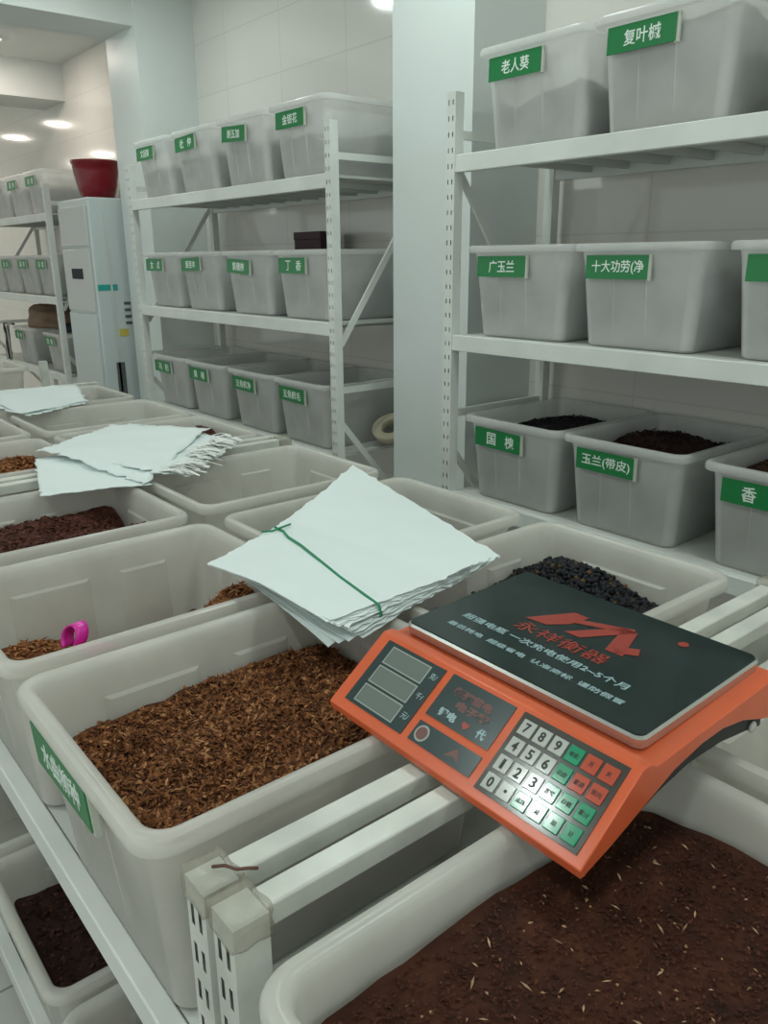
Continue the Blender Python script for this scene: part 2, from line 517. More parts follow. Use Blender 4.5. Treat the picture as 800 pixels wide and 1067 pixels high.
    OCT = [(1, 0, 0), (-1, 0, 0), (0, 1, 0), (0, -1, 0), (0, 0, 1), (0, 0, -1)]
    ICO_V, ICO_F = ICO
    for _ in range(beads):
        x, y = rnd.uniform(e, BW - e), rnd.uniform(e, BL - e)
        rr = br * rnd.uniform(.8, 1.2)
        z = hgt(x, y) + rr * rnd.uniform(.1, .9)
        i0 = len(V)
        V += [(x + a * rr, y + b * rr, z + c * rr * .9) for a, b, c in ICO_V]
        Fc += [(i0 + a, i0 + b, i0 + c) for a, b, c in ICO_F]
        c = np.array(rnd.choice(bcols)) * rnd.uniform(.8, 1.2)
        col += [np.clip(c, 0, 1)] * len(ICO_V)
    me = bpy.data.meshes.new(name)
    me.from_pydata(V, [], Fc); me.update()
    tints(me, np.array(col))
    o = meshobj(name, me, M['berries'] if beads else M['grains'], smooth=bool(beads))
    o.location = (bx0, by0, bz0 + .001)
    tag(o, label, cat, None, 'stuff')
    return o
_b = bmesh.new(); bmesh.ops.create_icosphere(_b, subdivisions=1, radius=1)
_b.verts.index_update()
ICO = ([tuple(v.co) for v in _b.verts], [tuple(v.index for v in f.verts) for f in _b.faces]); _b.free()

# ------------------------------------------------------------------ racks
def post_bm(x0, y0, z0, z1, w=.04, d=.04, faces=('front',), sl=.026):
    """square upright whose front (and right) face is punched with two rows of slots"""
    bm = bmesh.new()
    def face_grid(axis, fixed, a0):
        g_ = .007 if sl > .02 else .0045
        cu = [0, .008, .008 + g_, .032 - g_, .032, w]
        P = .05
        zs = []
        z = z0
        while z < z1 - 1e-6:
            for q in (z, z + .010, z + .010 + sl):
                if q < z1: zs.append(q)
            z += P
        zs.append(z1)
        cache = {}
        def V(u, zz):
            k = (round(u, 5), round(zz, 5))
            if k not in cache:
                cache[k] = bm.verts.new((a0 + u, fixed, zz) if axis == 'x' else (fixed, a0 + u, zz))
            return cache[k]
        for i in range(len(cu) - 1):
            for j in range(len(zs) - 1):
                slot = (i in (1, 3)) and (j % 3 == 1) and zs[j + 1] - zs[j] > sl * .6
                if not slot:
                    bm.faces.new((V(cu[i], zs[j]), V(cu[i + 1], zs[j]), V(cu[i + 1], zs[j + 1]), V(cu[i], zs[j + 1])))
    x1, y1 = x0 + w, y0 + d
    if 'front' in faces: face_grid('x', y0, x0)
    def quad(*ps): bm.faces.new([bm.verts.new(p) for p in ps])
    if 'front' not in faces: quad((x0, y0, z0), (x1, y0, z0), (x1, y0, z1), (x0, y0, z1))
    quad((x1, y0, z0), (x1, y1, z0), (x1, y1, z1), (x1, y0, z1))
    quad((x0, y1, z0), (x0, y0, z0), (x0, y0, z1), (x0, y1, z1))
    quad((x1, y1, z0), (x0, y1, z0), (x0, y1, z1), (x1, y1, z1))
    quad((x0, y0, z1), (x1, y0, z1), (x1, y1, z1), (x0, y1, z1))
    bmesh.ops.remove_doubles(bm, verts=bm.verts, dist=1e-5)
    return bm

def shelf(parent, x0, x1, y0, y1, z, ph=.055):
    """a deck sheet with folded ribs below, carried by a front and a back beam"""
    bm = bmesh.new()
    box(bm, x0 + .002, x1 - .002, y0 + .032, y1 - .032, z - .012, z)
    n = int((x1 - x0) / .16)
    for k in range(1, n):
        xx = x0 + (x1 - x0) * k / n
        box(bm, xx - .012, xx + .012, y0 + .034, y1 - .034, z - .038, z - .0125)
    s = obj('shelf_deck', bm, M['deck'], parent)
    for nm, a, b in (('front_beam', y0, y0 + .03), ('back_beam', y1 - .03, y1)):
        o = obj(nm, bx(x0, x1, a, b, z - ph, z + .002), M['rack'], s, bevel=.003)
    return s

def wall_rack(x0, x1, label, group, ztop=2.25, flip=False):
    y0, y1 = 2.09, 2.655
    t = empty('storage_rack', (x0, y0, 0))
    tag(t, label, 'rack', group)
    inv = Matrix.Translation((-x0, -y0, 0))
    kids = []
    for xx in (x0, x1 - .042):
        for yy, fc in ((y0, ('front',)), (y1 - .04, ())):
            kids.append(obj('post', post_bm(xx, yy, 0, ztop, .042, .04, fc, sl=.016), M['rack']))
        # end frame: rails and diagonal braces
        xm = xx + .021
        for zz in (2.12, 1.155, 1.30):
            if zz == 1.30: continue
            bm = bmesh.new(); bar(bm, (xm, y0 + .03, zz), (xm, y1 - .03, zz), .014, .028); kids.append(obj('side_rail', bm, M['rack']))
        for a, b in (((xm, y0 + .045, 2.0 if flip else 1.353), (xm, y1 - .045, 1.36 if flip else 2.02)), ((xm, y0 + .045, 1.0), (xm, y1 - .045, .42))):
            bm = bmesh.new(); bar(bm, a, b, .010, .028); kids.append(obj('brace', bm, M['rack']))
    for z in (.8565, 1.4485, 2.0515):
        kids.append(shelf(None, x0 + .042, x1 - .042, y0 + .001, y1 - .001, z))
    for k in kids:
        k.parent = t
        k.matrix_parent_inverse = inv
    return t

RACKS = 'wall racks of white slotted steel'
wall_rack(-2.205, -.20, 'white slotted steel wall rack to the right of the tiled column, three shelves of bins', RACKS, flip=True)
wall_rack(-4.945, -2.885, 'white slotted steel wall rack between the two columns, four bins per shelf', RACKS)
wall_rack(-8.52, -6.45, 'white slotted steel rack behind the air conditioner at the far left', RACKS)

def table_rack(x0, x1, label, tape=(), zt=1.118, rails=None):
    """low rack that carries two rows of open bins like a table"""
    y0, y1 = .27, 1.505
    t = empty('display_rack', (x0, y0, 0))
    tag(t, label, 'rack', 'low racks carrying the open bins')
    inv = Matrix.Translation((-x0, -y0, 0))
    kids = []
    for xx in (x0, x1 - .042):
        for yy, fc in ((y0, ('front',)), (y1 - .04, ())):
            kids.append(obj('post', post_bm(xx, yy, 0, zt - .002, .042, .04, fc), M['rack_worn']))
        xm = xx + .021
        for zz in rails or (zt - .014, .5):
            bm = bmesh.new(); bar(bm, (xm, y0 + .041, zz), (xm, y1 - .041, zz), .031, .028)
            kids.append(obj('end_rail', bm, M['rack_worn'], bevel=.003))
    for z in (.815, .086):
        kids.append(shelf(None, x0 + .042, x1 - .042, y0 - .008, y1, z, .05))
    for (xx, yy) in tape:
        bm = bmesh.new()
        bmesh.ops.create_cube(bm, size=1)
        bmesh.ops.subdivide_edges(bm, edges=bm.edges, cuts=7, use_grid_fill=True)
        for v in bm.verts:
            p = v.co.copy()
            q = noise.noise_vector(p * 3.1 + Vector((xx * 7, yy * 3, 0))) * .006
            v.co = Vector((xx + .021 + p.x * .047, yy + .02 + p.y * .045, zt - .010 + p.z * .036)) + q * .55
        kids.append(obj('tape_wrap', bm, M['cleartape'], smooth=True))
    for k in kids:
        k.parent = t
        k.matrix_parent_inverse = inv
    return t, inv
t1, inv1 = table_rack(-2.40, -.618, 'low white rack under the bin of brown bark chips, taped post tops', ((-.66, .27), (-.66, 1.465), (-2.40, 1.465)))
bm = bmesh.new(); tube(bm, [(-.640, .292, 1.126), (-.628, .300, 1.131), (-.613, .306, 1.133), (-.604, .314, 1.136), (-.603, .324, 1.131)], .0018, 6)
hk = obj('rusty_hook', bm, M['rust'], t1, smooth=True); hk.matrix_parent_inverse = inv1; hk['label'] = 'rusty wire hook'
table_rack(-.602, 1.19, 'low white rack under the bin of dark red seed dust', ((-.602, .27), (-.602, 1.465)))
table_rack(-4.205, -2.42, 'low white rack behind the crumpled paper, under the middle bins')
table_rack(-6.75, -4.955, 'low white rack farthest left under one empty bin', zt=1.155, rails=(.70, .45))

# ------------------------------------------------------------------ bins on the wall racks
dk = (.045, .025, .018)
GR = 'labelled bins on the right-hand wall rack'
GL = 'labelled bins on the rack between the columns'
YB = 2.10
def filled(x, z, lvl, seed, label, col=(.10, .085, .075), y=YB, **k):
    a = dict(rings=6, amp=.02, nscale=6)
    a.update(k)
    contents('seed_heap', x, y, z, lvl, label, col, seed=seed, **a)
for x, wr, col, lvl, mnd, lab in (
        (-2.09, '老人葵', (.16, .165, .165), .125, ((.42, .05, .16, .05), (.05, .02, .10, .03)), 'fan palm'),
        (-1.635, '复叶槭', (.26, .245, .23), .255, (), 'maple')):
    plastic_bin(x, YB, 2.055, 'top shelf grey bin with green plate reading ' + wr + ' beside the column' if x < -2 else 'top shelf grey bin with green plate reading ' + wr, GR, wr, tilt=0)
    filled(x, 2.055, lvl, int(-x * 100), 'grey seed seen through the bin marked ' + wr, col, mound=mnd)
plastic_bin(-1.10, YB - .01, 2.055, 'top shelf bin cut off by the right edge of the photo', GR)
filled(-1.10, 2.055, .22, 5, 'grey seed inside the top shelf bin at the right edge', (.2, .2, .19), y=YB - .01)
for x, wr, lvl, twi in ((-2.122, '广玉兰', .20, 0), (-1.662, '十大功劳(净', .235, 0), (-1.155, '', .2, 0)):
    plastic_bin(x, YB, 1.452, ('middle shelf grey bin with green plate reading ' + wr) if wr else 'middle shelf grey bin with plain green plate at the right edge', GR, wr, px=.062)
    filled(x, 1.452, lvl, int(-x * 91), ('seed behind the plate reading ' + wr) if wr else 'grey seed in the middle shelf bin at the right edge', (.29, .30, .305), mound=((.05, .0, .12, -.04),))
for x, wr, lvl in ((-2.117, '|国槐', .20), (-1.658, '玉兰(带皮)', .215), (-1.157, '|香樟', .255)):
    plain = wr.replace('|', '')
    plastic_bin(x, YB, .860, 'low shelf open bin with green plate reading ' + plain, GR, wr, px=.07, tilt=3, twist=1.5 if '国' in wr else .5)
contents('black_seed_heap', -2.117, YB, .860, .24, 'black seed in the open bin marked 国槐', (.008, .007, .009), amp=.008, mound=((.30, .30, .16, .03),), flakes=900, fl=(.005, .004), fcols=[(.006, .006, .008), (.015, .012, .014)], seed=21)
contents('magnolia_seed_heap', -1.658, YB, .860, .225, 'mound of dark red seed in the bin marked 玉兰(带皮)', (.022, .009, .008), amp=.012, mound=((.25, .32, .13, .085), (.10, .30, .09, .03)), flakes=1400, fl=(.006, .004), fcols=[(.014, .006, .006), (.035, .014, .011), (.02, .008, .01)], seed=22)
contents('brown_seed_heap', -1.157, YB, .860, .25, 'brown seed in the open bin marked 香樟', (.075, .038, .022), amp=.008, mound=((.25, .30, .2, .035),), flakes=1200, fl=(.006, .004), fcols=[(.05, .026, .016), (.10, .055, .035)], seed=23)
for zi, z, items in ((0, 2.055, ((-4.865, '文冠果'), (-4.37, '|杜仲'), (-3.87, '刺五加'), (-3.385, '金银花'))),
                     (1, 1.452, ((-4.868, '|女贞'), (-4.407, '黄连木'), (-3.895, '紫穗槐'), (-3.412, '|丁香'))),
                     (2, .860, ((-4.87, '|乌桕'), (-4.41, '|臭椿'), (-3.91, '五角枫净'), (-3.455, '五角枫毛')))):
    row = ('top', 'middle', 'low')[zi]
    for k, (x, wr) in enumerate(items):
        where = ('leftmost', 'second from left', 'third from left', 'rightmost')[k]
        plastic_bin(x, YB, z, where + ' bin on the ' + row + ' shelf between the columns, small green plate', GL, wr, px=.05 + .006 * k, tilt=(0, 0, 3)[zi], twist=(0, -2, 3, 0)[k] if zi < 2 else 1)
        lv = ((.15, .17, .19, .16), (.18, .19, .17, .185), (.20, .235, .22, .20))[zi][k]
        filled(x, z, lv, 100 + zi * 10 + k, 'seed inside the ' + where + ' bin of the ' + row + ' shelf between the columns', ((.30, .305, .305), (.29, .295, .30), (.24, .225, .21))[zi])
GF = 'bins on the rack behind the air conditioner'
for zi, z in ((0, 2.055), (1, 1.452), (2, .860)):
    for k, x in enumerate((-6.99, -7.80) if zi == 2 else (-6.975, -7.455, -7.93, -8.40)):
        row = ('top', 'middle', 'low')[zi]
        where = ('nearest', 'second from', 'third from', 'fourth from')[k]
        plastic_bin(x, YB, z, 'far bin on the ' + row + ' shelf, ' + where + (' the' if k else ' to the') + ' air conditioner', GF, ('|白蜡', '|国槐', '|女贞', '|刺槐')[k], px=.06, tilt=(0, 0, 3)[zi])
        filled(x, z, .19, 200 + zi * 10 + k, 'seed in the far ' + row + ' shelf bin ' + where + (' the' if k else ' to the') + ' air conditioner', (.18, .17, .165), rings=4)

# things on the racks
bm = bmesh.new(); box(bm, -.12, .12, -.06, .06, 0, .19); box(bm, -.123, .123, -.063, .063, .155, .193)
o = obj('carton', bm, M['carton'], bevel=.003); o.location = (-3.67, 2.555, 1.452 + BH * .60); tag(o, 'dark maroon carton poking up out of a middle shelf bin', 'carton')
o.location.z = 1.452 + .205
bm = bmesh.new(); rg = []
prof = [(.075, 0), (.08, .004), (.08, .046), (.075, .05), (.045, .05), (.040, .046), (.040, .004), (.045, 0)]
n = 40
rr_ = [[bm.verts.new((r * math.cos(6.28318 * k / n) * 1.25, r * math.sin(6.28318 * k / n), z)) for k in range(n)] for r, z in prof]
for a in range(len(rr_)):
    A, B = rr_[a], rr_[(a + 1) % len(rr_)]
    for k in range(n): bm.faces.new((A[k], A[(k + 1) % n], B[(k + 1) % n], B[k]))
o = obj('tape_roll', bm, M['tape'], smooth=True); o.location = (-2.93 + .11, 2.30, .0); o.rotation_euler = (0, 0, .5)
o.location = (-2.905, 2.44, .925); o.rotation_euler = (.75, -.1, .35)
tag(o, 'tan oval roll of tape on the low shelf by the column', 'tape')

def lump(name, c, s, m, seed, label, cat):
    bm = bmesh.new(); bmesh.ops.create_icosphere(bm, subdivisions=4, radius=1)
    for v in bm.verts:
        q = noise.noise(v.co * 1.7 + Vector((seed, 0, 0))) * .28 + noise.noise(v.co * 5 + Vector((seed, 3, 0))) * .07
        p = v.co * (1 + q)
        v.co = Vector((p.x * s[0], p.y * s[1], max(p.z, -.55) * s[2]))
    zmin = min(v.co.z for v in bm.verts)
    for v in bm.verts: v.co.z -= zmin
    o = obj(name, bm, m, smooth=True); o.location = c
    return tag(o, label, cat)
lump('cloth_sack', (-7.42, 2.36, 1.166), (.36, .2, .125), M['sack'], 3, 'brown sack lying over the far low bins', 'sack')
lump('dark_cloth', (-6.74, 2.36, 1.166), (.16, .18, .05), M['darkcloth'], 5, 'dark cloth on the far low bin beside the sack', 'cloth')
bm = bmesh.new(); rows = []
for i in range(14):
    t = i / 13
    y, z = (2.12 - .06 * t / .25, 1.182) if t < .25 else (2.062, 1.185 - (t - .25) * .42) if True else (2.16 - .30 * t, 1.172 + .02 * math.sin(t * 3)) if t < .25 else (2.085 - .02 * math.sin((t - .25) * 4), 1.185 - (t - .25) * .42)
    rows.append([bm.verts.new((-7.93 + .16 * j / 7 + .03 * noise.noise(Vector((t * 3, j, 0))), y + .018 * math.sin(j * 1.6 + t), z + .01 * math.sin(j * 2 + i))) for j in range(8)])
for A, B in zip(rows, rows[1:]):
    for j in range(7): bm.faces.new((A[j], A[j + 1], B[j + 1], B[j]))
o = obj('striped_cloth', bm, M['stripes'], smooth=True); s_ = o.modifiers.new('solid', 'SOLIDIFY'); s_.thickness = .006
tag(o, 'black and white striped cloth hanging over a far low bin at the left edge', 'cloth')
# ------------------------------------------------------------------ floor standing air conditioner and the pot on it
ac = empty('air_conditioner', (-6.28, 2.10, 0))
tag(ac, 'tall white floor standing air conditioner beside the left column', 'air conditioner')
obj('body', bx(0, .58, .02, .46, .04, 2.12), M['ac'], ac, bevel=.012)
obj('plinth', bx(.02, .56, .04, .44, 0, .04), M['grille'], ac)
obj('front_panel', bx(.03, .55, .004, .0205, 1.81, 2.07), M['ac_panel'], ac, bevel=.004)
obj('front_panel', bx(.03, .55, .004, .0205, 1.37, 1.79), M['ac_panel'], ac, bevel=.004)
obj('lower_panel', bx(.03, .55, .004, .0205, .08, 1.35), M['ac'], ac, bevel=.004)
obj('display', bx(.19, .40, .0, .0045, 1.59, 1.66), M['darkcloth'], ac)
obj('seam_strip', bx(.58, .584, .12, .135, .06, 2.10), M['ac_panel'], ac)
obj('teal_strip', bx(.58, .583, .03, .17, 1.515, 1.555), M['teal'], ac)
for k in range(4):
    obj('vent_slot', bx(.58, .583, .205, .25, 1.28 + k * .045, 1.30 + k * .045), M['grille'], ac)
obj('sticker', bx(.58, .583, .15, .215, 1.20, 1.25), M['yellow'], ac)['label'] = 'yellow energy sticker'
bm = bx(.58, .584, .105, .165, .70, 1.02); obj('air_grille', bm, M['grille'], ac)
bm = bmesh.new()
lathe(bm, [(.095, 0), (.11, .006), (.135, .09), (.152, .18), (.157, .235), (.165, .24), (.165, .258), (.150, .258), (.146, .235), (.125, .09), (.1, .03)], 48)
o = obj('flower_pot', bm, M['pot'], smooth=True); o.location = (-6.03, 2.33, 2.12)
for f in o.data.polygons: pass
tag(o, 'glossy dark red pot on top of the air conditioner', 'pot')

# ------------------------------------------------------------------ open bins on the low racks
GT = 'open bins on the low racks'
ZT = .8185
def tb(x, y, label, writing=None, **k):
    return plastic_bin(x, y, ZT, label, GT, writing, aged=True, **k)
A_, B_, C_ = (-1.185, .243), (-1.697, .243), (-2.235, .243)
tb(*A_, 'open bin of brown bark chips with green plate, in front', '水曲柳种', px=.075, tilt=4, twist=-2)
tb(*B_, 'open bin holding the pink scoop')
tb(*C_, 'open bin of reddish seed, below the crumpled paper')
tb(-.500, .243, 'open bin of dark red seed dust under the scale corner')
tb(-.498, .872, 'empty open bin behind the scale, right edge')
tb(-1.176, .872, 'open bin of black berries behind the scale')
tb(-1.71, .872, 'empty open bin partly under the tied paper stack')
tb(-2.262, .872, 'empty open bin between the crumpled paper and the tied stack')
tb(-2.955, .872, 'open bin with a little red seed, behind the crumpled paper')
tb(-3.48, .872, 'empty open bin second from the far end, back row')
tb(-4.05, .872, 'empty open bin at the far end of the middle rack')
tb(-2.95, .245, 'open bin of orange chips at the left edge')
tb(-3.49, .245, 'open bin of red brown seed at the left edge')
tb(-5.50, .83, 'empty open bin on the farthest low rack')

bark = [(.21, .078, .028), (.14, .050, .018), (.27, .105, .038), (.08, .028, .012), (.40, .19, .08), (.22, .084, .03), (.17, .060, .022)]
contents('bark_chips', *A_, ZT, .205, 'heap of brown bark chips filling the front bin', (.11, .04, .016), amp=.012, nscale=8, var=.6, mound=((.27, .36, .2, .022),), flakes=14000, fl=(.0062, .0021), fcols=bark, seed=31, rings=30, flat_flake=.5, big=True)
org = [(.30, .12, .045), (.20, .07, .025), (.40, .18, .07)]
contents('orange_seed_chips', *B_, ZT, .09, 'orange brown seed chips in the bin with the pink scoop', (.16, .065, .025), amp=.012, mound=((.30, .51, .12, .16), (.10, .12, .16, .055)), flakes=3500, fl=(.010, .003), fcols=org, seed=32, rings=22, big=True)
contents('reddish_seed_heap', *C_, ZT, .237, 'reddish brown seed below the crumpled paper', (.095, .032, .022), amp=.014, mound=((.16, .54, .07, -.06), (.42, .56, .05, -.05)), flakes=4000, fl=(.006, .003), fcols=[(.13, .045, .028), (.07, .024, .018), (.10, .04, .025)], seed=33, rings=22, big=True)
contents('seed_dust', -.500, .243, ZT, .255, 'dark red brown seed dust with scattered pale husks', (.052, .0155, .007), amp=.007, nscale=7, var=.5, mound=((.05, .55, .10, -.015), (.28, .3, .2, .012)), flakes=9000, fl=(.0024, .0014), fcols=[(.054, .016, .0075)] * 30 + [(.085, .027, .013)] * 14 + [(.05, .016, .011)] * 12 + [(.34, .20, .10)], husks=90, seed=34, rings=30, flat_flake=.25, big=True)
contents('black_berries', -1.176, .872, ZT, .195, 'small black berries heaped in the bin behind the scale', (.006, .006, .008), amp=.010, mound=((.14, .50, .13, .05), (.33, .50, .12, .012)), beads=4200, br=.0058, bcols=[(.006, .007, .010)] * 9 + [(.016, .016, .02)] * 6 + [(.10, .055, .02)], seed=35, rings=20, big=True)
contents('red_seed_scatter', -2.955, .872, ZT, .10, 'little red brown seed in the bin behind the paper', (.10, .035, .022), amp=.01, mound=((.17, .56, .13, .23),), flakes=1500, fl=(.007, .003), fcols=[(.16, .05, .03), (.08, .03, .02)], seed=36, big=True)
contents('orange_chip_heap', -2.95, .245, ZT, .25, 'orange brown chips in the bin at the left edge', (.20, .085, .03), amp=.012, flakes=2500, fl=(.010, .004), fcols=org, seed=37, big=True)
contents('red_brown_seed', -3.49, .245, ZT, .245, 'red brown seed in the farther bin at the left edge', (.12, .05, .03), amp=.012, flakes=1200, fl=(.008, .004), fcols=[(.16, .06, .03), (.09, .035, .02)], seed=38, big=True)
# lower level, under the front row
GU = 'bins on the bottom shelf of the low rack'
for x, lab, ct in ((-1.775, 'bottom shelf bin of dark brown seed, wholly in view', 'dark brown seed in the bottom shelf bin'), (-1.268, 'bottom shelf bin of mixed seed, cut off by the lower edge', 'mixed green brown seed in the bottom shelf bin at the lower edge'),
                   (-2.28, 'bottom shelf bin at the left edge, mostly hidden', None)):
    plastic_bin(x, .243, .0895, lab, GU, aged=True)
    if ct and x < -1.5:
        contents('dark_seed_heap', x, .243, .0895, .205, ct, (.035, .013, .010), amp=.012, flakes=1600, fl=(.006, .004), fcols=[(.04, .016, .012), (.02, .009, .007), (.075, .03, .02)], seed=41, rings=18, big=True)
    elif ct:
        contents('mixed_seed_heap', x, .243, .0895, .21, ct, (.09, .06, .035), amp=.012, flakes=1600, fl=(.007, .004), fcols=[(.14, .10, .05), (.08, .03, .02), (.18, .12, .07), (.07, .08, .03)], seed=42, big=True)

# ------------------------------------------------------------------ pink scoop
sc = empty('scoop', (-1.475, .455, ZT + .15))
tag(sc, 'bright pink plastic scoop lying in the bin of orange chips', 'scoop')
bm = bmesh.new()
N = 18
ra, rb = [], []
for k in range(N + 1):
    a = math.radians(-60 + 300 * k / N)
    ra.append((-.045 + .026 * math.cos(a), .028 * math.sin(a) * .4, .046 + .027 * math.sin(a)))
rows = []
for p in ra:
    rows.append([bm.verts.new((p[0] + t * .010, p[1] + t, p[2])) for t in (-.016, -.006, .006, .016)])
for A, B in zip(rows, rows[1:]):
    for k in range(3): bm.faces.new((A[k], A[k + 1], B[k + 1], B[k]))
hd = obj('handle', bm, M['pink'], sc, smooth=True)
s_ = hd.modifiers.new('solid', 'SOLIDIFY'); s_.thickness = .004
bm = bmesh.new()
rows = []
for i in range(9):
    t = i / 8
    rw = .010 + .034 * min(1, t * 1.8)
    rows.append([bm.verts.new((-.02 + .13 * t, rw * math.cos(math.pi * (1 + k / 10)), .034 + .004 * t + rw * .75 * math.sin(math.pi * (1 + k / 10)))) for k in range(11)])
for A, B in zip(rows, rows[1:]):
    for k in range(10): bm.faces.new((A[k], A[k + 1], B[k + 1], B[k]))
bw = obj('bowl', bm, M['pink'], sc, smooth=True)
s_ = bw.modifiers.new('solid', 'SOLIDIFY'); s_.thickness = .003
sc.rotation_euler = (0, .0, .30); sc.scale = (.9, .9, .9)

# ------------------------------------------------------------------ sheets of paper
def sheet_bm(cn, zf, nu=16, nv=16, rag=(0, 0, 0, 0), seed=0, th=.0012):
    """cn: near-left, near-right, far-right, far-left (x, y); rag: raggedness of near, right, far, left edge"""
    bm = bmesh.new(); g = []
    for j in range(nv + 1):
        v = j / nv; row = []
        for i in range(nu + 1):
            u = i / nu
            x = (cn[0][0] * (1 - u) + cn[1][0] * u) * (1 - v) + (cn[3][0] * (1 - u) + cn[2][0] * u) * v
            y = (cn[0][1] * (1 - u) + cn[1][1] * u) * (1 - v) + (cn[3][1] * (1 - u) + cn[2][1] * u) * v
            if j == 0 and rag[0]: y += noise.noise(Vector((x * 40, seed, 0))) * rag[0]
            if i == nu and rag[1]: x += noise.noise(Vector((y * 60, seed, 1))) * rag[1]
            if j == nv and rag[2]: y += noise.noise(Vector((x * 60, seed, 2))) * rag[2]
            if i == 0 and rag[3]: x += noise.noise(Vector((y * 60, seed, 3))) * rag[3]
            row.append(bm.verts.new((x, y, zf(x, y, u, v))))
        g.append(row)
    for j in range(nv):
        for i in range(nu):
            bm.faces.new((g[j][i], g[j][i + 1], g[j + 1][i + 1], g[j + 1][i]))
    r = bmesh.ops.extrude_face_region(bm, geom=bm.faces[:])
    for v in r['geom']:
        if isinstance(v, bmesh.types.BMVert): v.co.z -= th
    return bm

RIMZ = ZT + BH
pst = empty('tied_paper_wad', (-1.25, .95, RIMZ))
tag(pst, 'thick stack of white paper bags tied with green string, lying across the bin rims', 'paper stack')
NS = 16
def lerp(a, b, t): return (a[0] + (b[0] - a[0]) * t, a[1] + (b[1] - a[1]) * t)
def off(p): return (p[0] + 1.25, p[1] - .95)
rn = random.Random(4)
for k in range(NS):
    t = k / (NS - 1)                       # 0 = lowest sheet, 1 = top sheet
    nl = lerp((-1.365, .715), (-1.348, .660), t); nr = lerp((-.952, .745), (-.985, .688), t)
    if k in (0, 1, 2): nr = (-.985 + .008 * k, .690 + .012 * k)
    fr = lerp((-1.045, 1.165), (-1.005, 1.03), t); fl_ = lerp((-1.828, 1.372), (-1.475, .985), t)
    jit = lambda p: off((p[0] + rn.uniform(-.006, .006), p[1] + rn.uniform(-.006, .006)))
    z0 = .003 + .0018 * k
    def zf(x, y, u, v, z0=z0, k=k, t=t):
        # the near edge of the lower sheets droops, the far end rides up a little
        d = -.022 * (1 - t) ** 2 * max(0, .3 - v) / .3 * max(0, u - .25)
        d += .007 * math.sin(u * 2.6 + .4) * (1 - v) + .008 * t * (1 - abs(2 * u - 1)) * (1 - v)
        d += .0012 * noise.noise(Vector((x * 9, y * 9, k * .15)))
        d += .010 * v * (1 - u) + .008 * max(0, v - .8) / .2 + .002 * max(0, u - .85) / .15 * (k % 3)
        return z0 + d
    o = obj('sheet', sheet_bm([jit(nl), jit(nr), jit(fr), jit(fl_)], zf, 26, 26, (.002, .010, .012, .012), k, .0009), M['paper'], pst, smooth=False)
    o.data.materials[0] = M['paper']
top = .003 + .0018 * NS
def P(x, y, z): return (x + 1.25, y - .95, z)
bm = bmesh.new()
def ts(x, y):      # height of the top sheet there
    u = min(1, max(0, (x + 1.43 + (y - .68) * .2) / .43)); v = min(1, max(0, (y - .68) / .35))
    return top - .0016 + .007 * math.sin(u * 2.6 + .4) * (1 - v) + .008 * (1 - abs(2 * u - 1)) * (1 - v) + .010 * v * (1 - u) + .0022
pts = [P(x, y, ts(x, y)) for x, y in ((-1.437, .868), (-1.40, .866), (-1.36, .852), (-1.30, .843), (-1.22, .826), (-1.12, .808), (-1.05, .80), (-1.0, .793))] + [P(-.982, .790, top + .001), P(-.976, .789, top - .012), P(-.982, .788, .0)]
tube(bm, pts, .0028, 6)
tube(bm, [P(-1.425, .90, ts(-1.425, .90) + .003), P(-1.415, .87, ts(-1.4, .87) + .004), P(-1.42, .85, ts(-1.42, .85)), P(-1.43, .83, ts(-1.43, .83))], .0022, 6)
obj('green_string', bm, M['string'], pst, smooth=True)['label'] = 'green plastic string'

def paper_pile(name, org, sheets, label, seed):
    t = empty(name, org); tag(t, label, 'paper', 'loose paper lying on the open bins')
    for k, (cn, z0, zf, rag) in enumerate(sheets):
        cc = [(x - org[0], y - org[1]) for x, y in cn]
        def f(x, y, u, v, z0=z0, zf=zf, k=k):
            return z0 + zf(u, v) + .006 * noise.noise(Vector((x * 7, y * 7, seed + k))) + .003 * noise.noise(Vector((x * 18, y * 18, seed + k)))
        obj('sheet', sheet_bm(cc, f, 26, 26, rag, seed + k, .002), M['paper'], t, smooth=True)
    return t
pp = paper_pile('crumpled_paper', (-2.45, .95, RIMZ), [
    ([(-2.55, .70), (-2.13, .585), (-2.06, .86), (-2.60, .98)], .010, lambda u, v: .004 * math.sin(u * 5) + .004, (.012, .01, .01, .01)),
    ([(-2.66, .80), (-2.03, .95), (-2.30, 1.25), (-2.86, 1.12)], .014, lambda u, v: .006, (.02, .03, .02, .02)),
    ([(-2.62, .76), (-2.05, .91), (-2.39, 1.28), (-2.86, 1.14)], .019, lambda u, v: .006, (.02, .03, .03, .02)),
    ([(-2.585, .71), (-2.06, .845), (-2.50, 1.26), (-2.86, 1.07)], .026, lambda u, v: .012 * math.sin(u * 4.5 + .5) * (1 - v) + .018 * u * v, (.025, .03, .03, .02)),
], 'crumpled white paper sheets lying across two bins, middle of the left side', 50)
